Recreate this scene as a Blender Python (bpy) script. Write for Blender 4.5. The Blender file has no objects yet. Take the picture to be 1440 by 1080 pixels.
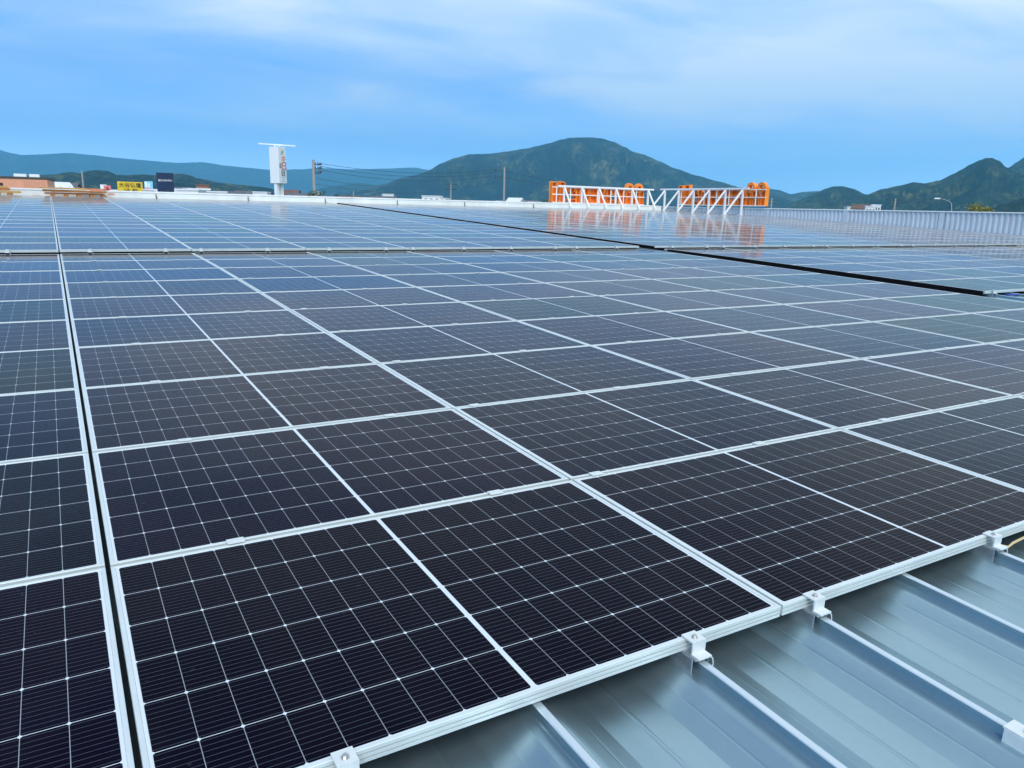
import bpy, bmesh, math, random
from mathutils import Vector, Matrix, noise
random.seed(7)
R = math.radians
scene = bpy.context.scene
col = scene.collection

# ------------------------------------------------------------------ camera, sky, sun, exposure
SLOPE = R(2.0)                       # the roof rises gently away from the eave
M3 = Matrix.Rotation(SLOPE, 3, 'X')
FPX = 1083.4
CF = Vector((0.49593182, 0.83074036, -0.25282818))
CR = Vector((0.86331037, -0.50304429, 0.04051718))
CU = Vector((0.09352452, 0.23836295, 0.96666244))
CPOS = Vector((-1.78434843, -1.35403545, 1.19484485))
def W(u, v, z=0.0):                  # roof coordinates -> world
    return M3 @ Vector((u, v, z))
cam_d = bpy.data.cameras.new('camera')
cam = bpy.data.objects.new('camera', cam_d); col.objects.link(cam)
f_, r_, u_ = M3 @ CF, M3 @ CR, M3 @ CU
cam.matrix_world = Matrix(((r_.x, u_.x, -f_.x, 0), (r_.y, u_.y, -f_.y, 0), (r_.z, u_.z, -f_.z, 0), (0, 0, 0, 1)))
cam.location = M3 @ CPOS
cam_d.sensor_width = 36.0; cam_d.lens = FPX / 1440 * 36.0
cam_d.clip_start = 0.05; cam_d.clip_end = 80000
scene.camera = cam
EYE = M3 @ CPOS
GROUND = -8.0

SUN_EL, SUN_AZ = R(46), R(207)       # azimuth measured from +Y towards +X
sd = bpy.data.lights.new('sun', 'SUN'); sun = bpy.data.objects.new('sun', sd); col.objects.link(sun)
sd.energy = 1.5; sd.angle = R(40); sd.color = (1.0, 0.97, 0.92)
to_sun = Vector((math.sin(SUN_AZ) * math.cos(SUN_EL), math.cos(SUN_AZ) * math.cos(SUN_EL), math.sin(SUN_EL)))
sun.rotation_euler = to_sun.to_track_quat('Z', 'Y').to_euler()
scene.view_settings.view_transform = 'Standard'; scene.view_settings.look = 'None'
scene.view_settings.gamma = 1.0; scene.view_settings.use_curve_mapping = False
scene.cycles.volume_bounces = 4
scene.view_settings.exposure = 1.0
world = bpy.data.worlds.new('World'); scene.world = world; world.use_nodes = True

class NT:                            # terse node builder
    def __init__(s, tree): s.t = tree; s.n = tree.nodes; s.l = tree.links
    def new(s, typ, **kw):
        n = s.n.new(typ)
        for k, v in kw.items(): setattr(n, k, v)
        return n
    def put(s, sock, v):
        if isinstance(v, bpy.types.NodeSocket): s.l.new(v, sock)
        elif isinstance(v, bpy.types.Node): s.l.new(v.outputs[0], sock)
        elif v is not None: sock.default_value = v
    def m(s, op, a, b=None, c=None, clamp=False):
        n = s.new('ShaderNodeMath', operation=op, use_clamp=clamp)
        s.put(n.inputs[0], a)
        if b is not None: s.put(n.inputs[1], b)
        if c is not None: s.put(n.inputs[2], c)
        return n.outputs[0]
    def mix(s, fac, a, b, blend='MIX'):
        n = s.new('ShaderNodeMix', data_type='RGBA', blend_type=blend)
        s.put(n.inputs[0], fac)
        for i, v in ((6, a), (7, b)):
            if isinstance(v, (tuple, list)): n.inputs[i].default_value = (*v[:3], 1)
            else: s.put(n.inputs[i], v)
        return n.outputs[2]
    def ramp(s, fac, stops):
        n = s.new('ShaderNodeValToRGB'); s.put(n.inputs[0], fac)
        cr = n.color_ramp
        while len(cr.elements) < len(stops): cr.elements.new(0.5)
        for e, (p, c) in zip(cr.elements, stops):
            e.position = p; e.color = (*c, 1) if isinstance(c, tuple) else (c, c, c, 1)
        return n.outputs[0]
    def noise(s, vec, scale, detail=4, rough=0.55, dist=0.0):
        n = s.new('ShaderNodeTexNoise'); s.put(n.inputs['Vector'], vec)
        n.inputs['Scale'].default_value = scale; n.inputs['Detail'].default_value = detail
        n.inputs['Roughness'].default_value = rough; n.inputs['Distortion'].default_value = dist
        return n.outputs[0]

def build_sky():
    g = NT(world.node_tree); g.n.clear()
    out = g.new('ShaderNodeOutputWorld'); bg = g.new('ShaderNodeBackground')
    sky = g.new('ShaderNodeTexSky', sky_type='NISHITA', sun_disc=False)
    sky.sun_elevation = SUN_EL; sky.sun_rotation = SUN_AZ
    sky.altitude = 50; sky.air_density = 1.0; sky.dust_density = 0.6; sky.ozone_density = 2.2
    tc = g.new('ShaderNodeTexCoord')
    sep = g.new('ShaderNodeSeparateXYZ'); g.put(sep.inputs[0], tc.outputs['Generated'])
    z = g.m('MAXIMUM', sep.outputs[2], 0.0)
    # a thin veil of stratus: direction projected on a flat cloud layer
    zz = g.m('ADD', z, 0.10)
    cx = g.m('DIVIDE', sep.outputs[0], zz); cy = g.m('DIVIDE', sep.outputs[1], zz)
    cmb = g.new('ShaderNodeCombineXYZ'); g.put(cmb.inputs[0], cx); g.put(cmb.inputs[1], cy)
    mp = g.new('ShaderNodeMapping'); g.put(mp.inputs[0], cmb); mp.inputs['Rotation'].default_value = (0, 0, R(31)); mp.inputs['Scale'].default_value = (0.42, 0.62, 1); mp.inputs['Location'].default_value = (3.1, 0.4, 0)
    n1 = g.noise(mp.outputs[0], 0.9, 4, 0.5, 0.5)
    n2 = g.noise(mp.outputs[0], 2.4, 6, 0.55, 0.8)
    mm = g.m('ADD', g.m('MULTIPLY', n1, 0.62), g.m('MULTIPLY', n2, 0.38))
    # the veil thickens upwards and towards the right
    right = g.m('MULTIPLY', g.m('SUBTRACT', sep.outputs[0], 0.5), 0.24)
    mm = g.m('ADD', g.m('ADD', mm, right), g.m('MULTIPLY', g.m('MINIMUM', z, 0.3), 0.62))
    mask = g.ramp(mm, [(0.42, 0.0), (0.55, 0.30), (0.70, 0.95)])
    hi = g.ramp(z, [(0.03, 0.0), (0.10, 0.6), (0.22, 1.0)])
    mask = g.m('MULTIPLY', mask, hi)
    nish = g.mix(1.0, sky.outputs[0], SKYTINT, 'MULTIPLY')
    azure = g.ramp(g.m('MULTIPLY', z, 2.0), AZURE)
    low = g.ramp(z, [(0.16, 1.0), (0.42, 0.0)])
    blue = g.mix(g.m('MULTIPLY', low, 0.85), nish, g.mix(1.0, azure, (10.5, 10.5, 10.5), 'MULTIPLY'))
    c = g.mix(mask, blue, CLOUD)
    g.put(bg.inputs[0], c); bg.inputs[1].default_value = 0.12
    g.l.new(bg.outputs[0], out.inputs[0])
SKYTINT = (0.74, 0.79, 0.86); CLOUD = (4.1, 4.6, 4.9)
AZURE = [(0.0, (0.46, 0.80, 1.35)), (0.07, (0.35, 0.63, 1.06)), (0.16, (0.14, 0.315, 0.66)), (0.28, (0.088, 0.215, 0.48)), (0.6, (0.10, 0.23, 0.46))]
build_sky()

# ------------------------------------------------------------------ helpers
def mat(name, base, rough=0.5, metal=0.0, var=0.0, scale=6.0, bump=0.0, spec=0.5, dark=None, detail=5):
    m = bpy.data.materials.new(name); m.use_nodes = True
    g = NT(m.node_tree); b = g.n['Principled BSDF']
    b.inputs['Roughness'].default_value = rough; b.inputs['Metallic'].default_value = metal
    b.inputs['Specular IOR Level'].default_value = spec
    if var or bump or dark:
        tc = g.new('ShaderNodeTexCoord'); nz = g.noise(tc.outputs['Object'], scale, detail, 0.6)
        d = dark or tuple(x * (1 - var) for x in base); h = base if dark else tuple(min(1, x * (1 + var)) for x in base)
        g.put(b.inputs['Base Color'], g.ramp(nz, [(0.3, d), (0.7, h)]))
        if metal or var: g.put(b.inputs['Roughness'], g.m('MULTIPLY_ADD', nz, 0.25, rough - 0.12))
        if bump:
            bp = g.new('ShaderNodeBump'); bp.inputs['Strength'].default_value = bump; bp.inputs['Distance'].default_value = 0.02
            g.put(bp.inputs['Height'], nz); g.put(b.inputs['Normal'], bp.outputs[0])
    else: b.inputs['Base Color'].default_value = (*base, 1)
    return m

class MB:                            # mesh collector: one mesh object per build()
    def __init__(s): s.bm = bmesh.new()
    def box(s, c, size, rot=None, bev=0.0):
        tmp = bmesh.new(); bmesh.ops.create_cube(tmp, size=1.0)
        for v in tmp.verts: v.co = Vector((v.co.x * size[0], v.co.y * size[1], v.co.z * size[2]))
        if bev: bmesh.ops.bevel(tmp, geom=tmp.edges[:], offset=bev, segments=2, affect='EDGES', profile=0.6)
        mt = Matrix.Translation(Vector(c)) @ (rot.to_4x4() if rot else Matrix.Identity(4))
        s._merge(tmp, mt); return s
    def _merge(s, tmp, mt):
        me = bpy.data.meshes.new('tmp'); tmp.transform(mt); tmp.to_mesh(me); tmp.free(); s.bm.from_mesh(me); bpy.data.meshes.remove(me)
    def tube(s, pts, rad, seg=8, cap=True):
        pts = [Vector(p) for p in pts]; rads = rad if isinstance(rad, (list, tuple)) else [rad] * len(pts)
        rings = []
        for i, p in enumerate(pts):
            t = (pts[min(i + 1, len(pts) - 1)] - pts[max(i - 1, 0)]).normalized()
            a = Vector((0, 0, 1)) if abs(t.z) < 0.95 else Vector((1, 0, 0))
            x = t.cross(a).normalized(); y = t.cross(x)
            rings.append([s.bm.verts.new(p + (x * math.cos(k * 2 * math.pi / seg) + y * math.sin(k * 2 * math.pi / seg)) * rads[i]) for k in range(seg)])
        for a, b in zip(rings, rings[1:]):
            for k in range(seg): s.bm.faces.new((a[k], a[(k + 1) % seg], b[(k + 1) % seg], b[k]))
        if cap: s.bm.faces.new(rings[0][::-1]); s.bm.faces.new(rings[-1])
        return s
    def bar(s, a, b, w, h=None):     # rectangular bar from a to b
        a, b = Vector(a), Vector(b); d = b - a; h = h or w
        s.box((a + b) / 2, (w, h, d.length), d.to_track_quat('Z', 'Y').to_matrix()); return s
    def prism(s, poly, d0, d1, plane='XZ'):  # 2D outline extruded between two depths
        def P(p, d): return (p[0], d, p[1]) if plane == 'XZ' else ((d, p[0], p[1]) if plane == 'YZ' else (p[0], p[1], d))
        a = [s.bm.verts.new(P(p, d0)) for p in poly]; b = [s.bm.verts.new(P(p, d1)) for p in poly]; n = len(poly)
        s.bm.faces.new(a); s.bm.faces.new(b[::-1])
        for i in range(n): s.bm.faces.new((a[i], b[i], b[(i + 1) % n], a[(i + 1) % n]))
        return s
    def loft(s, rows, close=False):
        vr = [[s.bm.verts.new(p) for p in row] for row in rows]
        for a, b in zip(vr, vr[1:]):
            for i in range(len(a) - 1 + (1 if close else 0)):
                j = (i + 1) % len(a); s.bm.faces.new((a[i], a[j], b[j], b[i]))
        return s
    def build(s, name, m, parent=None, loc=None, rot=None, smooth=None):
        bmesh.ops.recalc_face_normals(s.bm, faces=s.bm.faces[:])
        me = bpy.data.meshes.new(name); s.bm.to_mesh(me); s.bm.free()
        for x in (m if isinstance(m, (list, tuple)) else [m]): me.materials.append(x)
        o = bpy.data.objects.new(name, me); col.objects.link(o)
        if parent: o.parent = parent
        if loc is not None: o.location = loc
        if rot is not None: o.rotation_euler = rot
        if smooth is not None:
            for p in me.polygons: p.use_smooth = True
            if smooth < 180:
                me.set_sharp_from_angle(angle=R(smooth))
        return o
def tag(o, label=None, cat=None, group=None, kind=None):
    for k, v in (('label', label), ('category', cat), ('group', group), ('kind', kind)):
        if v: o[k] = v
    return o
def empty(name, loc, rot=(0, 0, 0)):
    o = bpy.data.objects.new(name, None); col.objects.link(o); o.location = loc; o.rotation_euler = rot; o.empty_display_size = 0.1
    return o
def copy_tree(o, parent=None):
    c = o.copy(); col.objects.link(c); c.parent = parent
    for ch in [x for x in o.children]: copy_tree(ch, c)
    return c
ROOF_ROT = (SLOPE, 0, 0)
def pdir(x, y): return M3 @ (CF + CR * ((x - 720) / FPX) - CU * ((y - 540) / FPX))
def at(x, y, D):                     # world point seen in that direction at horizontal distance D
    d = pdir(x, y); return EYE + d * (D / math.hypot(d.x, d.y))
def atg(x, D):                       # ground point under it
    p = at(x, 285, D); return Vector((p.x, p.y, GROUND))
ORD = 'zeroth first second third fourth fifth sixth seventh eighth ninth tenth eleventh twelfth thirteenth fourteenth fifteenth'.split()

# ------------------------------------------------------------------ materials
ALU = mat('anodised_aluminium', (0.66, 0.71, 0.69), 0.42, 0.3, 0.05, 5)
ALU_BRIGHT = mat('clamp_aluminium', (0.70, 0.73, 0.71), 0.42, 0.3, 0.04, 60)
STEEL = mat('bracket_steel', (0.45, 0.49, 0.52), 0.4, 0.8, 0.10, 40)
BOLT = mat('bolt_steel', (0.55, 0.54, 0.52), 0.3, 0.9)
WHITE = mat('white_paint', (0.82, 0.82, 0.80), 0.45, 0, 0.05, 3)
BLACK = mat('gap_shade_black', (0.006, 0.006, 0.007), 0.95, spec=0.05)  # near-black colour of the added strips that imitate shade in the array gaps

def roof_mat():
    m = bpy.data.materials.new('galvalume_roof'); m.use_nodes = True
    g = NT(m.node_tree); b = g.n['Principled BSDF']; tc = g.new('ShaderNodeTexCoord')
    mp = g.new('ShaderNodeMapping'); g.put(mp.inputs[0], tc.outputs['Object']); mp.inputs['Scale'].default_value = (6, 0.7, 6)
    streak = g.noise(mp.outputs[0], 1.6, 5, 0.6); fine = g.noise(tc.outputs['Object'], 45, 4, 0.6)
    g.put(b.inputs['Base Color'], g.ramp(g.m('MULTIPLY_ADD', fine, 0.25, g.m('MULTIPLY', streak, 0.75)), [(0.3, (0.31, 0.44, 0.49)), (0.7, (0.39, 0.52, 0.57))]))
    b.inputs['Metallic'].default_value = 0.85
    g.put(b.inputs['Roughness'], g.m('MULTIPLY_ADD', streak, 0.16, 0.27))
    bp = g.new('ShaderNodeBump'); bp.inputs['Strength'].default_value = 0.06; bp.inputs['Distance'].default_value = 0.004
    g.put(bp.inputs['Height'], g.noise(tc.outputs['Object'], 9, 3, 0.5)); g.put(b.inputs['Normal'], bp.outputs[0])
    return m
ROOF = roof_mat()

# module geometry (metres)
PU, PV = 1.732, 1.1285               # pitch along the row / between rows
PL, PW = 1.722, 1.108                # module length and width
CELL_U, MID = 0.0926, 0.014
UMAX = 9 * CELL_U + MID / 2
CELL_V = 0.1797; VMAX = 3 * CELL_V
def cell_mat():
    m = bpy.data.materials.new('solar_cells_under_glass'); m.use_nodes = True
    g = NT(m.node_tree); b = g.n['Principled BSDF']
    uv = g.new('ShaderNodeUVMap', uv_map='UVMap'); sp = g.new('ShaderNodeSeparateXYZ'); g.put(sp.inputs[0], uv.outputs[0])
    U, V = sp.outputs[0], sp.outputs[1]
    au = g.m('ABSOLUTE', U); av = g.m('ABSOLUTE', V)
    cu = g.m('DIVIDE', g.m('SUBTRACT', au, MID / 2), CELL_U)
    cv = g.m('DIVIDE', g.m('ADD', V, VMAX), CELL_V)
    fu = g.m('FRACT', cu); fv = g.m('FRACT', cv)
    du = g.m('MULTIPLY', g.m('MINIMUM', fu, g.m('SUBTRACT', 1.0, fu)), CELL_U)
    dv = g.m('MULTIPLY', g.m('MINIMUM', fv, g.m('SUBTRACT', 1.0, fv)), CELL_V)
    lu = g.m('LESS_THAN', du, 0.0008); lv = g.m('LESS_THAN', dv, 0.00095)
    dia = g.m('LESS_THAN', g.m('ADD', du, dv), 0.0062)
    mid = g.m('LESS_THAN', au, MID / 2)
    brd = g.m('MAXIMUM', g.m('GREATER_THAN', au, UMAX), g.m('GREATER_THAN', av, VMAX))
    sheet = g.m('MAXIMUM', g.m('MAXIMUM', lv, dia), g.m('MAXIMUM', mid, brd))
    fb = g.m('FRACT', g.m('MULTIPLY', fv, 10.0))
    bus = g.m('LESS_THAN', g.m('ABSOLUTE', g.m('SUBTRACT', fb, 0.5)), 0.022)
    at_ = g.new('ShaderNodeAttribute', attribute_name='tint'); oi = g.new('ShaderNodeObjectInfo')
    rnd = g.m('FRACT', g.m('ADD', oi.outputs['Random'], at_.outputs['Fac']))
    ci = g.new('ShaderNodeCombineXYZ'); g.put(ci.inputs[0], g.m('FLOOR', g.m('MULTIPLY', U, 1 / CELL_U))); g.put(ci.inputs[1], g.m('FLOOR', cv)); g.put(ci.inputs[2], g.m('MULTIPLY', rnd, 97.0))
    wn = g.new('ShaderNodeTexWhiteNoise', noise_dimensions='3D'); g.put(wn.inputs['Vector'], ci)
    cellc = g.ramp(rnd, [(0.0, (0.0012, 0.0016, 0.0105)), (0.35, (0.0030, 0.0016, 0.0080)), (0.65, (0.0010, 0.0024, 0.0078)), (1.0, (0.0022, 0.0016, 0.0120))])
    cellc = g.mix(g.m('MULTIPLY', wn.outputs[0], 0.5), cellc, (0.0045, 0.0026, 0.0075))
    c = g.mix(g.m('MULTIPLY', bus, 0.42), cellc, (0.24, 0.29, 0.36))
    c = g.mix(g.m('MULTIPLY', lu, 0.5), c, (0.56, 0.62, 0.66))
    c = g.mix(sheet, c, (0.60, 0.66, 0.70))
    tcd = g.new('ShaderNodeTexCoord'); dn = g.noise(tcd.outputs['Object'], 2.2, 6, 0.65); sp_ = g.noise(tcd.outputs['Object'], 38.0, 3, 0.5)
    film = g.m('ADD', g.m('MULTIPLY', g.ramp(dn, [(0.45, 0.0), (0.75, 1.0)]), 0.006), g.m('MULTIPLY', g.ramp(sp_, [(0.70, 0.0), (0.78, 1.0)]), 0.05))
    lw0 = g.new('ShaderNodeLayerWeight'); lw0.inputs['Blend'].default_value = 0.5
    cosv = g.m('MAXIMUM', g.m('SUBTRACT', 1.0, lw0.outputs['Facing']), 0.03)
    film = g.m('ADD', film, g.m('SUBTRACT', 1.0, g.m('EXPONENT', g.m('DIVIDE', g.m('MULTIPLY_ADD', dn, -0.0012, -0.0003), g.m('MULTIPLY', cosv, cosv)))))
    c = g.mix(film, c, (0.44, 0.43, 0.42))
    tc = g.new('ShaderNodeTexCoord')
    dust = g.noise(tc.outputs['Object'], 3.0, 5, 0.6)
    # anti-reflective solar glass: almost no reflection face on, mirror-like at a grazing angle
    lw = g.new('ShaderNodeLayerWeight'); lw.inputs['Blend'].default_value = 0.5
    fac = g.m('MULTIPLY_ADD', g.m('POWER', lw.outputs['Facing'], 6.6), 0.84, 0.002)
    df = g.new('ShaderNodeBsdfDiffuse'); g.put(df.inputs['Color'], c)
    gl = g.new('ShaderNodeBsdfGlossy'); g.put(gl.inputs['Color'], g.ramp(rnd, [(0.0, (0.92, 0.88, 0.88)), (0.3, (0.97, 0.86, 0.88)), (0.6, (0.87, 0.91, 0.82)), (0.8, (0.81, 0.87, 0.95)), (1.0, (0.95, 0.86, 0.85))]))
    g.put(gl.inputs['Roughness'], g.m('MULTIPLY_ADD', dust, 0.06, 0.05))
    mx = g.new('ShaderNodeMixShader'); g.put(mx.inputs[0], fac); g.l.new(df.outputs[0], mx.inputs[1]); g.l.new(gl.outputs[0], mx.inputs[2])
    g.n.remove(b); g.l.new(mx.outputs[0], g.n['Material Output'].inputs['Surface'])
    return m
CELLS = cell_mat()

# ------------------------------------------------------------------ terrain, sky-line hills
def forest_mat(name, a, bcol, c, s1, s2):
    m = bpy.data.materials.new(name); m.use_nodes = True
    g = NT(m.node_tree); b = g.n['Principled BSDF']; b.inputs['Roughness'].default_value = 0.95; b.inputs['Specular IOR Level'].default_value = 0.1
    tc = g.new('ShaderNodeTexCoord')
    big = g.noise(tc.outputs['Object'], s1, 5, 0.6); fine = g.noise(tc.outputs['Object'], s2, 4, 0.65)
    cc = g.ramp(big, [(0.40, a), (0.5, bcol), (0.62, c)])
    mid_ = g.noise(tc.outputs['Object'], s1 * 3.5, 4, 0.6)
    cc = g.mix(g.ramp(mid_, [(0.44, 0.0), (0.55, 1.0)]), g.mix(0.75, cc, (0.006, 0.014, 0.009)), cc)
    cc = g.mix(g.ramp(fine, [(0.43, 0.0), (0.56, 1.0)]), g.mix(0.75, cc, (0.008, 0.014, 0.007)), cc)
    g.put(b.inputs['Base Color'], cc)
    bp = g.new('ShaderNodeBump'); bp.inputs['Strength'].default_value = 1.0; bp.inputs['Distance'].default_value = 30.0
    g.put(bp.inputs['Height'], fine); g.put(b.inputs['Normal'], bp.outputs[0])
    return m
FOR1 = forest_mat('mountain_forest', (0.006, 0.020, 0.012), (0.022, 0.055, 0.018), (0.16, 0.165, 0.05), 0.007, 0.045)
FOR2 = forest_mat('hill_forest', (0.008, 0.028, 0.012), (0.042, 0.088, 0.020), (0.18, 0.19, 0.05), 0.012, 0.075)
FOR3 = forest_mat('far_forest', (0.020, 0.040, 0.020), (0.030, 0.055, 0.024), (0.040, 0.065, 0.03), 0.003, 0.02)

def hill(name, prof, D, width, m, label, rough=1.0, step=3.0, rows=26, spur=0.5):
    prof = sorted(prof); xs = []
    x = prof[0][0]
    while x <= prof[-1][0]: xs.append(x); x += step
    def yat(x):
        for (x0, y0), (x1, y1) in zip(prof, prof[1:]):
            if x0 <= x <= x1:
                t = (x - x0) / (x1 - x0 + 1e-9); t = t * t * (3 - 2 * t) * 0.45 + t * 0.55
                return y0 + (y1 - y0) * t
        return prof[-1][1]
    seed = D * 0.37
    grid = []
    for x in xs:
        top = at(x, yat(x), D); H = top.z - GROUND
        n = Vector((top.x - EYE.x, top.y - EYE.y, 0)).normalized()
        line = []
        for k in range(rows + 1):
            t = k / rows * 2 - 1                       # -1 front foot .. 0 crest .. 1 back foot
            a = abs(t)
            h = H * (1 - a) ** 1.25 if t < 0 else H * (1 - a ** 1.3)
            px, py = top.x + n.x * t * width, top.y + n.y * t * width
            q = Vector((px, py, 0)) / (width * 0.45)
            sp = 0.34 - 2.4 * abs(noise.fractal(q * 1.3 + Vector((seed, 0, 0)), 0.8, 2.1, 6))
            amp = min(1.0, (a * 3.2) ** 1.6) * (1 - a) ** 0.5
            h *= 1 + spur * sp * amp * 1.6
            h += rough * (noise.fractal(Vector((px, py, seed)) / (D * 0.0042), 0.7, 2.2, 4) * 0.9) * D * 0.0008 * (0.5 if a < 0.02 else 1.0) * (1 - a * 0.5)
            line.append((px, py, GROUND - 6 + max(0.0, h) + (6 if a < 0.97 else 0)))
        grid.append(line)
    b = MB(); b.loft(grid)
    o = b.build(name, m, smooth=180)
    tag(o, label, 'hill', kind='structure'); return o

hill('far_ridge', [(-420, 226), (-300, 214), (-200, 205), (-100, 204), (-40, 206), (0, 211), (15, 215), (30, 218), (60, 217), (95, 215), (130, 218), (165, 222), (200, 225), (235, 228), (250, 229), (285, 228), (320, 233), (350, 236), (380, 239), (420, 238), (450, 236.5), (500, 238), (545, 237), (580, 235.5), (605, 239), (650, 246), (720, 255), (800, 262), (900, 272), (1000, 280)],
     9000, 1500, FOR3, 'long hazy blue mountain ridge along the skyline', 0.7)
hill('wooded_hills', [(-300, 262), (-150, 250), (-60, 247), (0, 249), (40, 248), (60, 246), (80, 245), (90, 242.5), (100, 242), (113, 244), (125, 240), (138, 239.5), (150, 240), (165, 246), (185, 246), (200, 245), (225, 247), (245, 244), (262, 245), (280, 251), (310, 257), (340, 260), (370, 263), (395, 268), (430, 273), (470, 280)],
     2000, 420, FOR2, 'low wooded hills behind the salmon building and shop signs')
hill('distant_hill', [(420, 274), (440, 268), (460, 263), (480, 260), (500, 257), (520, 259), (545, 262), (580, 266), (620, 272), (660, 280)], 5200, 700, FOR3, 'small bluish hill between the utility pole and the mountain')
hill('mountain', [(455, 279), (480, 274), (505, 268), (540, 259), (565, 250), (585, 246), (600, 241), (622, 229), (640, 222), (660, 217), (690, 216), (712, 213), (740, 209), (755, 205.5), (770, 202), (790, 196), (800, 194), (815, 193.2), (830, 193), (845, 194.5), (862, 199), (880, 207), (890, 213.5), (905, 217), (915, 221), (925, 226), (950, 237), (980, 247), (1010, 255), (1040, 263), (1080, 273), (1130, 285)],
     3600, 950, FOR1, 'broad wooded mountain with a rounded summit behind the orange sign', 1.0, 2.0, 60, 0.75)
hill('shoulder_hill', [(980, 284), (1020, 276), (1060, 266), (1077, 264.5), (1095, 267), (1112, 273), (1130, 270), (1148, 268.5), (1175, 272), (1230, 284)], 4300, 600, FOR1, 'bluish hill shoulder beyond the right end of the orange sign')
hill('cone_hill', [(1080, 298), (1105, 291), (1130, 279), (1150, 270), (1162, 265), (1172, 262), (1185, 261.7), (1200, 265.5), (1218, 273.5), (1240, 281), (1280, 293)], 2500, 420, FOR2, 'dark cone shaped wooded hill above the grey parapet')
hill('twin_hill', [(1385, 268), (1405, 252), (1418, 236), (1430, 228), (1440, 221.5), (1460, 210), (1490, 202), (1530, 206), (1600, 232), (1700, 262)], 2900, 520, FOR1, 'hill peak partly hidden at the far end of the right hand hills')
hill('peaked_hill', [(1150, 296), (1190, 284), (1218, 274), (1240, 266), (1265, 261), (1285, 256), (1300, 258), (1320, 254), (1340, 245), (1352, 238.5), (1365, 231), (1378, 225), (1388, 222), (1395, 222), (1405, 226), (1415, 235), (1428, 242), (1450, 250), (1500, 262), (1580, 276), (1660, 290)],
     2200, 480, FOR2, 'wooded hill with a pointed peak above the grey parapet', 1.0, 2.0, 50, 0.7)
hill('near_rise', [(1370, 303), (1390, 295), (1410, 287), (1440, 278), (1480, 266), (1540, 258), (1640, 268), (1720, 290)], 1300, 260, FOR1, 'dark wooded rise low beside the peaked hill')

def ground():
    m = bpy.data.materials.new('town_ground'); m.use_nodes = True
    g = NT(m.node_tree); b = g.n['Principled BSDF']; b.inputs['Roughness'].default_value = 0.95; tc = g.new('ShaderNodeTexCoord')
    n = g.noise(tc.outputs['Object'], 0.012, 6, 0.65)
    g.put(b.inputs['Base Color'], g.ramp(n, [(0.35, (0.05, 0.075, 0.03)), (0.5, (0.10, 0.11, 0.07)), (0.62, (0.17, 0.17, 0.16))]))
    b_ = MB(); b_.box((0, 0, GROUND - 0.5), (21200, 21200, 1.0))
    tag(b_.build('ground', m), 'flat town ground around the warehouse reaching to the hills', kind='structure')
ground()

# summit masts
t = empty('summit_masts', at(808, 194, 3600)); tag(t, 'thin radio masts on the mountain summit', 'mast')
for dx, h in ((-9, 13), (2, 19), (9, 12), (20, 9)):
    MB().tube([(dx, 0, -4), (dx, 0, h)], [0.7, 0.35], 6).build('mast', WHITE, t)

# ------------------------------------------------------------------ warehouse
RIB0, RIBP = 0.13, 0.495
U0, U1, V0, V1 = -7.79, 29.9, -2.6, 34.6
wh = empty('warehouse', W(0, 0, -0.2)); tag(wh, 'large warehouse with a ribbed silver metal roof under the solar panels', 'building')
def wpart(b, name, m, smooth=None):
    o = b.build(name, m, smooth=smooth); o.parent = wh; o.matrix_parent_inverse = Matrix.Translation(-W(0, 0, -0.2)); return o
ZR = -0.046                          # top of the seam ribs
def roof_profile():
    # one bay from rib centre to the next, (u, z below ZR)
    h = 0.030
    return [(-0.012, -0.002), (-0.009, 0.0), (0.009, 0.0), (0.012, -0.002), (0.012, -0.012), (0.008, -0.015), (0.008, -h), (0.014, -h - 0.002), (0.044, -h - 0.004),
            (0.054, -h - 0.007), (0.095, -h - 0.0235), (0.100, -h - 0.0262), (0.105, -h - 0.0275), (0.146, -h - 0.042), (0.155, -h - 0.0445),
            (0.238, -h - 0.0448), (0.243, -h - 0.0436), (0.249, -h - 0.0436), (0.254, -h - 0.0448), (0.340, -h - 0.0445), (0.349, -h - 0.042),
            (0.390, -h - 0.0275), (0.395, -h - 0.0262), (0.400, -h - 0.0235), (0.441, -h - 0.007), (0.451, -h - 0.004), (0.481, -h - 0.002), (0.487, -h), (0.487, -0.015), (0.483, -0.012)]
b = MB(); pts = []
k0 = int((U0 - RIB0) / RIBP) - 1; k1 = int((U1 - RIB0) / RIBP)
for k in range(k0, k1 + 1):
    for (du, dz) in roof_profile(): pts.append((RIB0 + k * RIBP + du, ZR + dz))
rows = [[W(u, v, z) for (u, z) in pts] for v in (V0, 8, 20, V1)]
b.loft(rows); b.bm.faces.ensure_lookup_table()
for f in b.bm.faces:                    # the seam caps take a second, brighter material
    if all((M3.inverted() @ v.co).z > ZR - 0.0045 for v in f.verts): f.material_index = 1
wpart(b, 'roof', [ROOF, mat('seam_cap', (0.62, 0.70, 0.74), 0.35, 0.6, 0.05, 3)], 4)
b = MB()                              # walls down to the ground, a hand below the roof skin
uL, uR = pts[0][0], pts[-1][0]
def slab(b, p0, p1, th):
    (u0, v0), (u1, v1) = p0, p1
    A, B = W(u0, v0, -0.26), W(u1, v1, -0.26); d = (B - A); d.z = 0; n = Vector((-d.y, d.x, 0)).normalized() * th
    quad = [A, B, B + n, A + n]
    top = [b.bm.verts.new(q) for q in quad]; bot = [b.bm.verts.new((q.x, q.y, GROUND)) for q in quad]
    b.bm.faces.new(top); b.bm.faces.new(bot[::-1])
    for i in range(4): b.bm.faces.new((top[i], bot[i], bot[(i + 1) % 4], top[(i + 1) % 4]))
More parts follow.
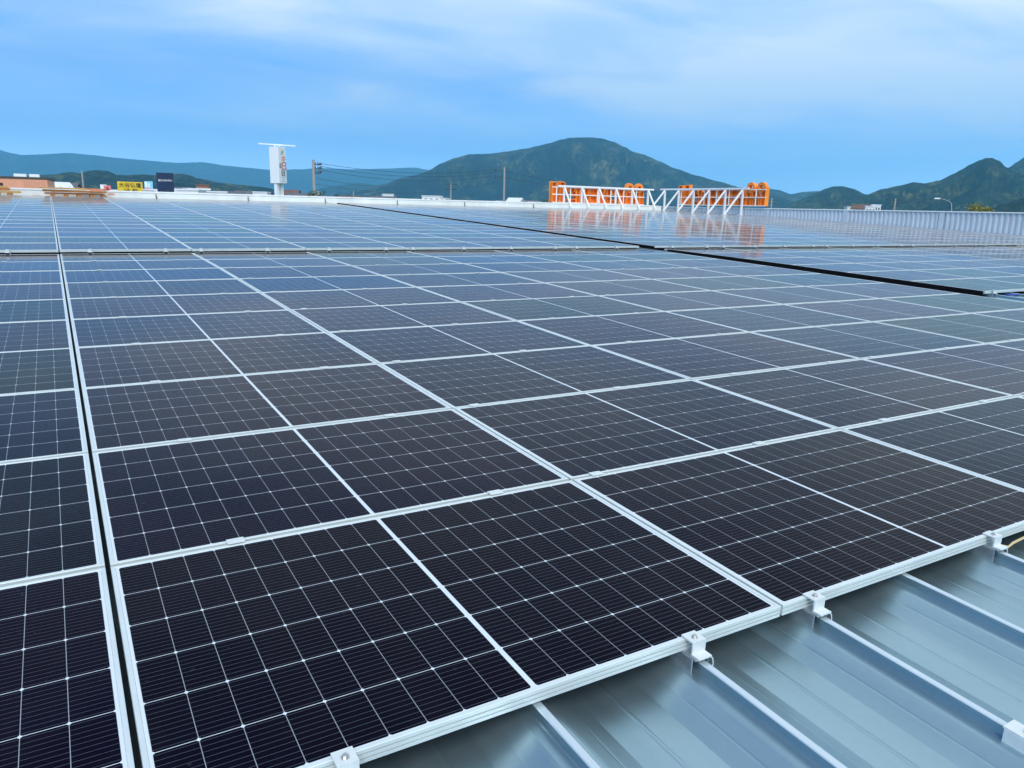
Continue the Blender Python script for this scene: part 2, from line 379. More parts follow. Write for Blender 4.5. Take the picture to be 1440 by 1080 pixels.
slab(b, (uL + .2, V0 + .3), (uR - .1, V0 + .3), 0.2); slab(b, (uR - .1, V0 + .55), (uR - .1, V1 - .4), 0.2); slab(b, (uR - .35, V1 - .2), (uL + .2, V1 - .2), 0.2); slab(b, (uL + .2, V1 - .45), (uL + .2, V0 + .55), 0.2)
CLAD = mat('wall_cladding', (0.62, 0.64, 0.66), 0.5, 0.2, 0.06, 0.6)
wpart(b, 'wall', CLAD)
# white curb along the ridge
CURB = mat('curb_white', (0.80, 0.78, 0.72), 0.6, 0, 0.10, 1.2)
b = MB(); sec = [(33.62, -0.17), (33.62, 0.19), (33.60, 0.195), (33.60, 0.225), (34.06, 0.240), (34.06, 0.19), (34.02, 0.185), (34.02, -0.17)]
b.loft([[W(u, v, z) for (v, z) in sec] for u in (U0, 5, 17, 28.6)], close=True)
for row_i in (0, -1): pass
for k in range(1, 19):                # cap joints
    b.box(W(U0 + k * 2.0, 33.83, 0.238), (0.06, 0.48, 0.012), Matrix.Rotation(SLOPE, 3, 'X'))
wpart(b, 'ridge_curb', CURB, 30)
# small brackets on the ridge curb
bk = None
for i, (x, y) in enumerate([(217, 278), (345, 281), (460, 283), (565, 286), (657, 288), (743, 290)]):
    u = [1.95, 5.55, 8.9, 12.35, 15.9, 19.9][i]
    if bk is None:
        o = empty('curb_bracket', (0, 0, 0), ROOF_ROT); bk = o
        MB().box((0, 0, 0.13), (0.035, 0.03, 0.16), bev=0.004).box((0.02, -0.04, 0.05), (0.08, 0.05, 0.02)).build('post', mat('rusty_bracket', (0.16, 0.12, 0.09), 0.8, 0.2, 0.3, 20), o)
        MB().tube([(0, -0.015, 0.18), (0, -0.04, 0.18)], 0.010, 6).build('bolt', BOLT, o)
    else: o = copy_tree(bk)
    o.location = W(u, 33.55, -0.05)
    tag(o, f'{["first","second","third","fourth","fifth","sixth"][i]} small brown bracket along the white ridge curb counting from the shop signs', 'bracket', 'brackets on the ridge curb')

# parapet with a level top
GREYF = mat('grey_flashing', (0.34, 0.36, 0.38), 0.6, 0.1, 0.08, 2)
PAR_U = 29.4
def par_top(v): return (W(PAR_U, 14.3, 0.86)).z
PZ = W(PAR_U, 20, 0.67).z
pw = empty('parapet_wall', W(PAR_U, 20, -0.1)); tag(pw, 'pale grey ribbed metal parapet wall along the roof edge below the hills', 'wall')
def ppart(b, name, m, sm=None):
    o = b.build(name, m, smooth=sm); o.parent = pw; o.matrix_parent_inverse = Matrix.Translation(-W(PAR_U, 20, -0.1)); return o
PARM = mat('parapet_sheet', (0.56, 0.60, 0.64), 0.5, 0.05, 0.05, 1.5)
b = MB(); v = 4.0; bot, top = [], []
while v < 34.4:
    for dv, du in ((0, 0), (0.10, 0), (0.115, -0.05), (0.195, -0.05), (0.21, 0)):
        p = W(PAR_U + du, v + dv, -0.16); bot.append(p); top.append(Vector((p.x, p.y, PZ - 0.03)))
    v += 0.21
back_b = [p + Vector((0.16, 0, 0)) for p in bot]; back_t = [p + Vector((0.16, 0, 0)) for p in top]
b.loft([bot, top, back_t, back_b]); ppart(b, 'cladding', PARM)
b = MB(); p0, p1 = W(PAR_U + 0.07, 4.0), W(PAR_U + 0.07, 34.4)
b.box(((p0.x + p1.x) / 2, (p0.y + p1.y) / 2, PZ), (0.30, p1.y - p0.y, 0.045), bev=0.008); ppart(b, 'coping', WHITE)
for vv in (8.3, 12.8, 17.4, 21.9, 26.4, 30.9):
    A = W(PAR_U - 0.057, vv, -0.10); b = MB(); b.box((A.x, A.y, (A.z + PZ - 0.03) / 2), (0.012, 0.22, PZ - 0.03 - A.z)); ppart(b, 'joint_strip', PARM)
b = MB(); b.loft([[W(PAR_U - 0.052, vv, 0.06), W(PAR_U - 0.06, vv, 0.055), W(PAR_U - 0.16, vv, -0.06), W(PAR_U - 0.165, vv, -0.07), W(PAR_U - 0.165, vv, -0.10), W(PAR_U - 0.052, vv, -0.10)] for vv in (4.0, 20, 34.2)], close=True)
ppart(b, 'base_flashing', GREYF)

# ------------------------------------------------------------------ solar panels
def frame_mesh():
    b = MB()
    prof = [(0.0, -0.035), (0.0, -0.0268), (0.006, -0.0264), (0.006, -0.0232), (0.0, -0.0228), (0.0, -0.0143), (0.006, -0.0139), (0.006, -0.0107), (0.0, -0.0103), (0.0, -0.001), (0.001, 0.0),
            (0.0115, 0.0), (0.012, -0.0006), (0.012, -0.030), (0.030, -0.031), (0.030, -0.035)]
    rings = []
    for d, z in prof:
        x, y = PL / 2 - d, PW / 2 - d
        rings.append([(-x, -y, z), (x, -y, z), (x, y, z), (-x, y, z)])
    rings.append(rings[0])
    b.loft(rings, close=True)
    bmesh.ops.remove_doubles(b.bm, verts=b.bm.verts[:], dist=1e-6)
    o = b.build('frame', ALU); return o
def glass_mesh():
    b = MB(); x, y = PL / 2 - 0.0123, PW / 2 - 0.0123
    b.box((0, 0, -0.0045), (2 * x, 2 * y, 0.005)); 
    uvl = b.bm.loops.layers.uv.new('UVMap')
    for f in b.bm.faces:
        for l in f.loops: l[uvl].uv = (l.vert.co.x, l.vert.co.y)
    return b.build('glass', CELLS)
BLOCKS = []                           # (array name, first v, rows, columns as (label, u start))
GAPB = 0.015
def ucol(k): return k * PU + 0.005 if k >= -1 else -PU - GAPB - PL + 0.005 + (k + 2) * PU
LEFT = [(k, ucol(k)) for k in range(-4, 5)]
RIGHT = [(100 + k, 9.36 + k * PU) for k in range(11)]
VB = [0.0, 11.24, 21.27]
def zroof(v): return -0.03 * (max(0.0, v - 8.0) / 3.3) ** 2      # the near array dips a little at its back
def place(bi, r, k, u):                # front edge v, height, tilt, column start
    if bi == 0:
        v = PV * r - 0.0006 * r * r + (0.05 if k >= 100 else 0.0)
        return v, (zroof(v) + zroof(v + PW)) / 2, math.atan2(zroof(v + PW) - zroof(v), PW), u
    return VB[bi] + r * (1.1135 if bi == 1 else 1.1150), 0.03, 0.0, u - (0.28 if k >= 100 else 0.0)
panels = []
for bi, nr in enumerate((10, 9, 10)):
    for r in range(nr):
        for k, u0 in LEFT + RIGHT:
            if bi == 0 and k >= 100 and r < 4: continue
            vv, zz, tl_, u = place(bi, r, k, u0)
            cs = [Vector((u + a * PL, vv + c * PW, zz)) - CPOS for a in (0, .5, 1) for c in (0, .5, 1)]
            px = [(720 + FPX * c.dot(CR) / c.dot(CF), 540 - FPX * c.dot(CU) / c.dot(CF)) for c in cs if c.dot(CF) > 0.2]
            if not px: continue
            X = [p[0] for p in px]; Y = [p[1] for p in px]
            if max(X) < -110 or min(X) > 1580 or min(Y) > 1180: continue
            d = cs[4].length
            vis = max(0, min(max(X), 1440) - max(min(X), 0)) * max(0, min(max(Y), 1080) - max(min(Y), 0))
            panels.append((bi, r, k, u + PL / 2, vv + PW / 2, vis, d, zz, tl_))
panels.sort(key=lambda p: (-p[5], p[6]))
near, far = panels[:298], panels[298:]
ARR = ['near array', 'middle array', 'far array']
def col_words(k):
    if k >= 100: return f'{ORD[k - 99]} column beyond the wide dark gap'
    if k >= -1: return f'{ORD[k + 2]} column past the black seam'
    return f'{ORD[-1 - k]} column before the black seam'
def row_words(bi, r): return f'{ORD[r + 1]} row'
proto = empty('solar_panel', (0, 0, 0), ROOF_ROT); fo = frame_mesh(); go = glass_mesh(); fo.parent = proto; go.parent = proto
first = True
rj = random.Random(3)
for (bi, r, k, u, v, a, d, zz, tl_) in near:
    o = proto if first else copy_tree(proto); first = False
    o.location = W(u, v, zz + rj.uniform(-0.0012, 0.0012))
    o.rotation_euler = (SLOPE + tl_ + rj.gauss(0, 0.0010), rj.gauss(0, 0.0010), 0)
    tag(o, f'dark solar panel of the {ARR[bi]}, {row_words(bi, r)}, {col_words(k)}', 'solar panel', f'solar panels of the {ARR[bi]}')
def merged(src, name, m, parent=None):
    bm = bmesh.new(); tl = bm.verts.layers.float.new('tint'); me = src.data
    for (bi, r, k, u, v, a, d, zz, tl_) in far:
        n0 = len(bm.verts); bm.from_mesh(me); bm.verts.ensure_lookup_table()
        rot = Matrix.Rotation(SLOPE + rj.gauss(0, 0.0010), 4, 'X') @ Matrix.Rotation(rj.gauss(0, 0.0010), 4, 'Y'); mt = Matrix.Translation(W(u, v, zz)) @ rot; t_ = rj.random()
        for q in bm.verts[n0:]: q.co = mt @ q.co; q[tl] = t_
    mo = bpy.data.meshes.new(name); bm.to_mesh(mo); bm.free(); mo.materials.append(m)
    o = bpy.data.objects.new(name, mo); col.objects.link(o)
    if parent: o.parent = parent
    return o
if far:
    fp = merged(fo, 'far_solar_panels', ALU); tag(fp, 'farthest solar panels seen edge on near the ridge and parapet', 'solar panels', kind='stuff')
    merged(go, 'glass', CELLS, fp)

# ------------------------------------------------------------------ clamps
def mid_clamp():
    o = empty('mid_clamp', (0, 0, 0), ROOF_ROT)
    MB().box((0, 0, 0.0025), (0.056, 0.036, 0.003), bev=0.001).box((0, 0, -0.012), (0.052, 0.012, 0.024)).build('plate', ALU_BRIGHT, o)
    MB().tube([(0, 0, 0.0042), (0, 0, 0.0075)], 0.0055, 6).build('bolt', ALU_BRIGHT, o)
    return o
def end_clamp():                       # origin: panel top edge, panel lies towards +v
    o = empty('end_clamp', (0, 0, 0), ROOF_ROT)
    hb = MB(); hb.prism([(0.014, 0.0012), (0.014, 0.0052), (-0.033, 0.0052), (-0.033, -0.030), (-0.060, -0.030), (-0.060, -0.0345), (-0.0285, -0.0345), (-0.0285, 0.0012)], -0.024, 0.024, 'YZ')
    hb.build('hold_down', ALU_BRIGHT, o)
    MB().tube([(0, -0.012, 0.0054), (0, -0.012, 0.0065)], 0.0095, 12).tube([(0, -0.012, 0.0065), (0, -0.012, 0.0125)], 0.0062, 6).build('bolt', BOLT, o)
    sb = MB()
    sb.box((0, 0.005, -0.0375), (0.058, 0.115, 0.005), bev=0.001)
    sb.box((-0.029, 0.005, -0.066), (0.004, 0.095, 0.054), bev=0.001).box((0.029, 0.005, -0.064), (0.004, 0.095, 0.050), bev=0.001)
    sb.box((-0.0205, 0.005, -0.0905), (0.012, 0.095, 0.004)).box((0.0205, 0.005, -0.0865), (0.012, 0.095, 0.004))
    sb.build('seam_bracket', STEEL, o)
    sb = MB(); pts = [(0.026, -0.050, -0.037), (0.034, -0.054, -0.046), (0.037, -0.055, -0.062), (0.036, -0.054, -0.078), (0.033, -0.052, -0.092)]
    sb.tube(pts, 0.0022, 6).build('spring_clip', ALU_BRIGHT, o)
    return o
mc = mid_clamp(); ec = end_clamp(); used = {'m': False, 'e': False}
def clamp_us(u0):                       # the two ribs a metre apart that best centre under a panel
    best = None
    for k in range(-12, 70):
        a = RIB0 + k * RIBP; c = a + RIBP
        e = abs(c - (u0 + PL / 2))
        if best is None or e < best[0]: best = (e, a, a + 2 * RIBP)
    return best[1:]
def put_clamp(kind, u, v, label, group, z=0.0):
    src = mc if kind == 'm' else ec
    o = src if not used[kind] else copy_tree(src); used[kind] = True
    o.location = W(u, v, z + 0.0012); tag(o, label, 'clamp', group)
def seen(u, v):
    c = Vector((u, v, 0)) - CPOS; x = 720 + FPX * c.dot(CR) / c.dot(CF); y = 540 - FPX * c.dot(CU) / c.dot(CF)
    return c.dot(CF) > 0 and -20 < x < 1470 and y < 1110
for r in range(1, 10):
    for k, u0 in LEFT + RIGHT:
        if k >= 100 and r < 5: continue
        vv, zz, tl_, u = place(0, r, k, u0); vv -= 0.5 * (PV - PW)
        for j, cu in enumerate(clamp_us(u)):
            if seen(cu, vv) and (k < 100 or k < 106): put_clamp('m', cu, vv, f'{("first", "second")[j]} flat mid clamp, {ORD[r]} panel seam, {col_words(k)}', 'mid clamps on the panel seams', zroof(vv))
for bi in (0, 1):
    for k, u0 in LEFT + RIGHT:
        vv, zz, tl_, u = place(bi, 4 if (bi == 0 and k >= 100) else 0, k, u0)
        for j, cu in enumerate(clamp_us(u)):
            if seen(cu, vv): put_clamp('e', cu, vv, f'{("first", "second")[j]} end clamp on the {ARR[bi]} front, {col_words(k)}', f'end clamps on the {ARR[bi]} front', zz)
for (ua, ub, lab) in ((-8.6, 8.62, 'black shade strip added under the middle array front, before the wide dark gap'), (9.09, 28.1, 'black shade strip added under the middle array front, beyond the wide dark gap')):  # added black strips stand in for the shadow beneath the modules
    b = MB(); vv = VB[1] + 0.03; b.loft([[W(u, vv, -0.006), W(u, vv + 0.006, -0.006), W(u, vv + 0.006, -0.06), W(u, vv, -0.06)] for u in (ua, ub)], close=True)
    tag(b.build('shade_strip', BLACK), lab, 'strip', 'added shade strips at the array edges')
# black strips added beside the wide gap, painting its shade on the array sides
for (v0, v1, u, z0, z1, lab) in ((4.58, 11.15, 9.352, -0.075, -0.004, 'added black shade strip along the wide dark gap beside the near array'), (11.25, 32.40, 9.072, -0.075, 0.026, 'added black shade strip along the wide dark gap beside the middle and far arrays')):
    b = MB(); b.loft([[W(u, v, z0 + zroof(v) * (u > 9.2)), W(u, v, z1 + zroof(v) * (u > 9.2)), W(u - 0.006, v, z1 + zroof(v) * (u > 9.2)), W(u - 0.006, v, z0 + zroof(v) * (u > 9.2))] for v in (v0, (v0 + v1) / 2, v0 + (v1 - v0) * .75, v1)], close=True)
    tag(b.build('shade_strip', BLACK), lab, 'strip', 'added shade strips at the array edges')
# spare seam bracket on a rib
o = empty('spare_bracket', W(RIB0 + RIBP * 0, -0.648, ZR), ROOF_ROT); tag(o, 'white clip on a roof rib without any panel', 'bracket')
MB().box((0, 0, 0.005), (0.05, 0.11, 0.006), bev=0.001).box((-0.024, 0, -0.018), (0.004, 0.10, 0.04)).box((0.024, 0, -0.018), (0.004, 0.10, 0.04)).build('saddle', ALU_BRIGHT, o)
MB().tube([(0, 0.01, 0.008), (0, 0.01, 0.016)], 0.008, 6).build('bolt', BOLT, o)
# cables
CABLE = mat('tan_cable', (0.55, 0.42, 0.22), 0.5); BLUEC = mat('blue_cable', (0.02, 0.06, 0.35), 0.4)
b = MB(); b.tube([W(1.17, 0.03, -0.058), W(1.20, -0.035, -0.052), W(1.24, -0.03, -0.046), W(1.32, -0.025, -0.045), W(1.42, -0.02, -0.05), W(1.52, 0.02, -0.058), W(1.60, 0.10, -0.075)], 0.005, 8)
tag(b.build('earth_cable', CABLE, smooth=180), 'tan earth cable looping from the end clamp at the panel edge', 'cable')
b = MB(); b.tube([W(9.9, 4.60, -0.07), W(10.0, 4.46, -0.06), W(10.15, 4.44, -0.065), W(10.3, 4.47, -0.06), W(10.45, 4.62, -0.07)], 0.012, 8)
tag(b.build('blue_cable', BLUEC, smooth=180), 'blue cable under the front edge beyond the wide dark gap', 'cable')

# ------------------------------------------------------------------ orange rooftop signs on the corner
ORANGE = mat('orange_sign_face', (0.90, 0.25, 0.02), 0.45, 0, 0.12, 2.5)
ORANGE_D = mat('orange_sign_return', (0.92, 0.38, 0.06), 0.45, 0, 0.10, 3)
FRAMEW = mat('white_steel', (0.84, 0.84, 0.82), 0.4, 0, 0.05, 4)
def ring(b, cx, cz, ro, ri, d0, d1, n=20):
    for k in range(n):
        a0, a1 = 2 * math.pi * k / n, 2 * math.pi * (k + 1) / n
        b.prism([(cx + ri * math.cos(a0), cz + ri * math.sin(a0)), (cx + ro * math.cos(a0), cz + ro * math.sin(a0)), (cx + ro * math.cos(a1), cz + ro * math.sin(a1)), (cx + ri * math.cos(a1), cz + ri * math.sin(a1))], d0, d1)
def channel(b, x0, z0, x1, z1, dep=0.22, t=0.035):   # open-backed letter box: a face and its returns
    y0, y1 = 0.03, 0.03 + dep
    b.box(((x0 + x1) / 2, y1 - t / 2, (z0 + z1) / 2), (x1 - x0, t, z1 - z0))
    yc, yl = (y0 + y1 - t) / 2, (y1 - t - y0)
    b.box((x0 + t / 2, yc, (z0 + z1) / 2), (t, yl, z1 - z0)); b.box((x1 - t / 2, yc, (z0 + z1) / 2), (t, yl, z1 - z0))
    b.box(((x0 + x1) / 2, yc, z0 + t / 2), (x1 - x0 - 2 * t, yl, t)); b.box(((x0 + x1) / 2, yc, z1 - t / 2), (x1 - x0 - 2 * t, yl, t))
def corner_sign(loc, rotz, n, pitch, brace, x_l, scale, label, zb, post0):
    """seen from behind: x along the wall, y outwards, z up"""
    t = empty('rooftop_sign', loc, (0, 0, rotz)); tag(t, label, 'sign', 'rooftop signs on the roof corner')
    top = zb + 0.80
    L = 6.42 * scale
    # letters, five characters read from the back
    for boxes in ([(0.0, 0, 0.30, 1.06), (0.52, 0.0, 0.86, 1.08), (0.30, 0.0, 0.52, 0.10)],
                  [(1.12, 0.56, 1.50, 0.80), (1.30, 0.36, 1.62, 0.60), (1.08, 0.0, 1.62, 0.20), (1.62, 0.0, 1.86, 0.80), (1.86, 0.24, 2.10, 0.70)],
                  [(2.14, 0.0, 2.52, 0.38), (2.14, 0.42, 2.46, 0.80), (2.56, 0.02, 3.02, 0.40), (2.50, 0.46, 3.10, 0.80), (3.16, 0.0, 3.52, 0.80)],
                  [(3.62, 0.0, 4.06, 0.36), (3.72, 0.42, 4.04, 0.80), (4.06, 0.50, 4.56, 0.80), (4.56, 0.0, 4.90, 0.80), (4.90, 0.0, 5.08, 0.42), (4.06, 0.0, 4.30, 0.22)],
                  [(5.10, 0.0, 5.42, 0.86), (5.56, 0.0, 5.98, 0.34), (5.50, 0.40, 5.76, 0.72), (6.06, 0.0, 6.38, 0.92)]):
        b = MB()
        for (a, c, e, g) in boxes: channel(b, x_l + a * scale, zb + c, x_l + e * scale, zb + g)
        if boxes[0][0] > 5:
            for cx in (5.36, 6.06): ring(b, x_l + cx * scale, zb + 0.90, 0.27, 0.13, 0.04, 0.26)
        o = b.build('letter', ORANGE, t)
        bb = MB()
        for (a, c, e, g) in boxes: bb.box((x_l + (a + e) / 2 * scale, 0.255, zb + (c + g) / 2), ((e - a) * scale + 0.05, 0.012, (g - c) + 0.05))
        bb.build('letter_face', ORANGE_D, o)
    rl = MB()
    for z in (zb + 0.0, zb + 0.42, top): rl.bar((x_l, 0, z), (x_l + L, 0, z), 0.042, 0.042)
    k = x_l + 0.28
    while k < x_l + L: rl.bar((k, 0.0, zb), (k, 0.0, top), 0.045, 0.045); k += 0.92 * scale
    rl.build('letter_rack', FRAMEW, t)
    for i in range(n):
        x = post0 + i * pitch
        MB().bar((x, -0.06, 0), (x, -0.06, top + 0.03), 0.09).build('post', FRAMEW, t)
        MB().bar((x, -0.10, top - 0.03), (x, -brace, 0.03), 0.07).build('brace', FRAMEW, t)
        MB().box((x, -0.14, 0.015), (0.22, 0.22, 0.03)).box((x, -brace, 0.015), (0.22, 0.22, 0.03)).build('base_plate', FRAMEW, t)
    ch = MB(); ch.bar((post0 - 0.4, -0.06, top + 0.06), (post0 + (n - 1) * pitch + 0.4, -0.06, top + 0.06), 0.085); ch.build('top_chord', FRAMEW, t)
    return t
corner_sign(W(21.4, 34.2, 0.02), 0, 6, 1.165, 0.78, 0.05, 0.99, 'orange letter sign seen from behind on the back roof edge, braces leaning right', 0.24, 0.78)
p = W(29.25, 34.05, 0.05)
def wz(v): return W(29.3, v, 0.05).z
corner_sign(Vector((29.25, W(0, 34.05).y, W(29.3, 28.0, 0.02).z)), R(-90), 6, 1.2, 1.25, 1.05, 1.0, 'orange letter sign seen from behind on the parapet side, long braces leaning left', 0.50, 0.0)

# ------------------------------------------------------------------ orange planks on the roof by the ridge
PL1 = mat('orange_timber', (0.42, 0.165, 0.035), 0.7, 0, 0.25, 4); PL2 = mat('yellow_timber', (0.52, 0.30, 0.09), 0.7, 0, 0.22, 4); PL3 = mat('salmon_board', (0.66, 0.26, 0.14), 0.7, 0, 0.12, 4)
def plank(kind, u0, u1, v, z, w, h, m, label, grp, yaw=0.0, tilt=0.0):
    b = MB(); L = u1 - u0; b.box((0, 0, 0), (L, w, h), bev=0.008)
    for e in (-1, 1): b.box((e * (L / 2 - 0.09), 0, 0), (0.03, w + 0.012, h + 0.012))
    o = b.build(kind, m, loc=W((u0 + u1) / 2, v, z), rot=(SLOPE, tilt, yaw)); tag(o, label, 'timber', grp)
G1 = 'timber stacked at the roof end'
zb0 = -0.05
for i, u in enumerate((-1.66, -1.22, -0.80, -0.36, 0.03)):
    plank('sleeper', u - 0.08, u + 0.08, 33.12, zb0 + 0.065, 0.8, 0.13, PL1, f'{ORD[i+1]} short block from the salmon building under the larger orange plank stack', 'blocks under the plank stack')
plank('plank', -1.93, 0.06, 33.02, 0.105, 0.20, 0.05, PL3, 'salmon plank at the bottom front of the larger stack', G1, 0.01)
plank('plank', -1.90, 0.02, 33.30, 0.105, 0.20, 0.05, PL1, 'orange plank at the bottom back of the larger stack', G1, -0.012)
plank('plank', -1.98, 0.14, 32.90, 0.205, 0.16, 0.075, PL1, 'deep orange plank in the middle of the larger stack', G1, -0.012, 0.006)
plank('plank', -1.70, 0.02, 33.26, 0.195, 0.26, 0.075, PL2, 'yellowish plank behind the middle of the larger stack', G1, 0.02)
plank('plank', -2.08, -0.55, 32.98, 0.300, 0.42, 0.045, PL2, 'pale yellow plank on top of the larger stack at its left end', G1, 0.02, 0.014)
plank('plank', -0.86, 0.18, 33.20, 0.290, 0.40, 0.05, PL1, 'orange plank on top of the larger stack at its right end', G1, -0.02, 0.025)
plank('board', -0.42, -0.02, 32.80, 0.262, 0.02, 0.10, PL3, 'small salmon board leaning on the front of the larger stack', G1)
plank('offcut', -2.30, -2.02, 32.9, -0.01, 0.2, 0.07, PL3, 'pink timber offcut lying at the end of the larger stack', G1, 0.3)
plank('offcut', 0.20, 0.42, 33.0, 0.13, 0.14, 0.05, PL3, 'pink timber end sticking out beside the pink square sign', G1, 0.2)
for i, u in enumerate((-3.40, -3.02)): plank('sleeper', u - 0.08, u + 0.08, 33.12, zb0 + 0.065, 0.8, 0.13, PL1, ('block under the smaller plank stack at the picture edge', 'block under the smaller plank stack nearest the larger stack')[i], 'blocks under the smaller plank stack')
plank('plank', -4.2, -2.66, 33.0, 0.115, 0.5, 0.06, PL2, 'yellow plank at the bottom of the smaller stack', G1, 0.03, -0.01)
plank('plank', -4.3, -3.0, 33.02, 0.205, 0.34, 0.08, PL1, 'orange plank in the middle of the smaller stack', G1, -0.03, -0.02)
plank('plank', -4.3, -3.05, 33.05, 0.285, 0.4, 0.05, PL2, 'yellow plank on top of the smaller stack', G1, 0.02, 0.01)

# ------------------------------------------------------------------ the town beyond the roof
def text_part(body, size, m, parent, loc, rot, name='lettering', ext=0.03, sx=1.0, align='CENTER'):
    cu = bpy.data.curves.new('lettering', 'FONT'); cu.body = body; cu.size = size; cu.extrude = ext; cu.align_x = align; cu.align_y = 'CENTER'; cu.resolution_u = 3
    o = bpy.data.objects.new(name, cu); col.objects.link(o)
    dg = bpy.context.evaluated_depsgraph_get(); me = bpy.data.meshes.new_from_object(o.evaluated_get(dg))
    bpy.data.objects.remove(o); bpy.data.curves.remove(cu)
    me.materials.clear(); me.materials.append(m)
    o = bpy.data.objects.new(name, me); col.objects.link(o); o.parent = parent; o.location = loc; o.rotation_euler = rot; o.scale = (sx, 1, 1)
    return o
def facing(p, extra=0.0):               # rotation about Z so that local -Y looks back at the viewer
    d = p - EYE; return math.atan2(-d.x, d.y) + extra
YEL = mat('yellow_sign', (0.80, 0.55, 0.02), 0.5, 0, 0.05, 1); NAVY = mat('navy_sign', (0.012, 0.025, 0.075), 0.4, 0, 0.1, 1); INK = mat('sign_ink', (0.03, 0.02, 0.01), 0.6)
GREYP = mat('grey_paint', (0.40, 0.41, 0.42), 0.6, 0.1, 0.08, 2); CONC = mat('pole_concrete', (0.34, 0.33, 0.30), 0.85, 0, 0.12, 2)
SIGNW = mat('sign_white', (0.86, 0.88, 0.86), 0.4, 0, 0.03, 0.5); RED = mat('sign_red', (0.55, 0.02, 0.03), 0.5); GRN = mat('sign_green', (0.03, 0.16, 0.08), 0.5); ORG = mat('sign_orange', (0.80, 0.14, 0.02), 0.5); PINK = mat('sign_pink', (0.75, 0.25, 0.28), 0.5); CYAN = mat('sign_cyan', (0.25, 0.62, 0.78), 0.5)

# yellow billboard
D = 150; c = at(183, 263.4, D); px = D / FPX * 0.95
t = empty('billboard', (c.x, c.y, GROUND), (0, 0, facing(c))); tag(t, 'yellow shop billboard with black characters beyond the roof', 'sign')
h = c.z - GROUND
MB().box((0, 0, h), (3.85, 0.35, 1.8), bev=0.03).build('panel', YEL, t)
for x in (-1.3, 1.3): MB().tube([(x, 0.05, 0), (x, 0.05, h - 0.9)], 0.12, 10).build('post', GREYP, t)
text_part('大谷仏壇', 0.86, INK, t, (0, -0.20, h + 0.30), (R(90), 0, 0)); text_part('仏具・墓石', 0.42, INK, t, (0.1, -0.20, h - 0.45), (R(90), 0, 0), ext=0.02)
# navy pylon
D = 140; c = at(232.5, 257, D)
t = empty('pylon_sign', (c.x, c.y, GROUND), (0, 0, facing(c))); tag(t, 'dark navy dealer pylon sign with small white lettering', 'sign')
h = c.z - GROUND
MB().box((0, 0, h + 0.1), (2.5, 0.6, 2.9), bev=0.03).build('panel', NAVY, t)
MB().box((0, 0, (h - 1.36) / 2), (2.3, 0.5, h - 1.36)).build('plinth', mat('plinth_brown', (0.10, 0.07, 0.06), 0.7, 0, 0.1, 1), t)
text_part('SUBARU', 0.42, SIGNW, t, (0.22, -0.33, h + 0.35), (R(90), 0, 0), sx=1.05)
b = MB(); ring(b, -0.83, h + 0.35, 0.17, 0.09, -0.36, -0.31, 14); b.build('emblem', SIGNW, t)
# small signs
def small_sign(x, y, D, w, hh, m, label, glyphs):
    c = at(x, y, D); t = empty('shop_sign', (c.x, c.y, GROUND), (0, 0, facing(c))); tag(t, label, 'sign'); h = c.z - GROUND
    MB().box((0, 0, h), (w, 0.25, hh), bev=0.02).build('panel', m, t)
    MB().tube([(0, 0.02, 0), (0, 0.02, h - hh / 2)], 0.12, 8).build('post', GREYP, t)
    for (gx, gz, gw, gh, gm) in glyphs: MB().box((gx * w, -0.14, h + gz * hh), (gw * w, 0.04, gh * hh), bev=0.01).build('mark', gm, t)
small_sign(151, 265.5, 160, 1.15, 1.15, PINK, 'small pink square sign with a dark mark beside the plank stack', [(0, 0, 0.36, 0.5, RED), (0, -0.1, 0.5, 0.16, RED)])
small_sign(209, 261, 170, 1.5, 1.6, CYAN, 'white and cyan shop sign between the yellow and navy signs', [(-0.28, 0.1, 0.3, 0.62, SIGNW), (0.05, 0.0, 0.16, 0.5, SIGNW)])
small_sign(208.5, 267, 168, 1.2, 0.75, PINK, 'small pink sign just under the white and cyan one', [(0.05, 0.0, 0.5, 0.3, SIGNW)])
small_sign(145.5, 263, 170, 1.1, 0.9, SIGNW, 'small white sign showing just above the plank stack', [(0.1, 0.0, 0.12, 0.9, CYAN)])
# tall white pylon
D = 125; c = at(392, 258, D)
t = empty('shop_pylon', (c.x, c.y, GROUND), (0, 0, facing(c, R(46)))); tag(t, 'tall white shop pylon sign with red and orange characters and a top bar', 'sign')
h = c.z - GROUND; ht = at(392, 207, D).z - at(392, 258, D).z
w1, w2 = 1.62, 1.75
MB().box((0, 0, h + ht / 2), (w1, w2, ht), bev=0.04).build('panel_box', SIGNW, t)
MB().box((0, -w2 / 2 - 0.01, h + ht / 2), (w1 - 0.12, 0.04, ht - 0.12)).build('sign_face', mat('sign_face', (0.70, 0.74, 0.74), 0.35, 0, 0.03, 0.5), t)
for x in (-0.45, 0.45): MB().box((x, 0, h / 2), (0.5, 0.55, h)).build('leg', SIGNW, t)
br = MB(); q = Vector((math.cos(R(-46)), math.sin(R(-46)), 0)) * 2.65
br.bar(-q + Vector((0, 0, h + ht + 0.40)), q + Vector((0, 0, h + ht + 0.26)), 0.17, 0.17)
for x in (-0.5, 0.5): br.bar((x, 0, h + ht), (x, 0, h + ht + 0.3), 0.1)
br.build('light_bar', SIGNW, t)
for (body, sz, m, x, z) in (('〆', 0.75, GRN, 0.0, 0.845), ('キ', 1.15, ORG, 0.26, 0.66), ('E', 0.95, INK, -0.42, 0.48), ('日', 1.30, RED, 0.28, 0.47), ('目', 1.0, INK, 0.1, 0.27), ('三', 0.8, GREYP, 0.1, 0.11)):
    text_part(body, sz, m, t, (x, -w2 / 2 - 0.04, h + ht * z), (R(90), 0, 0), ext=0.02)
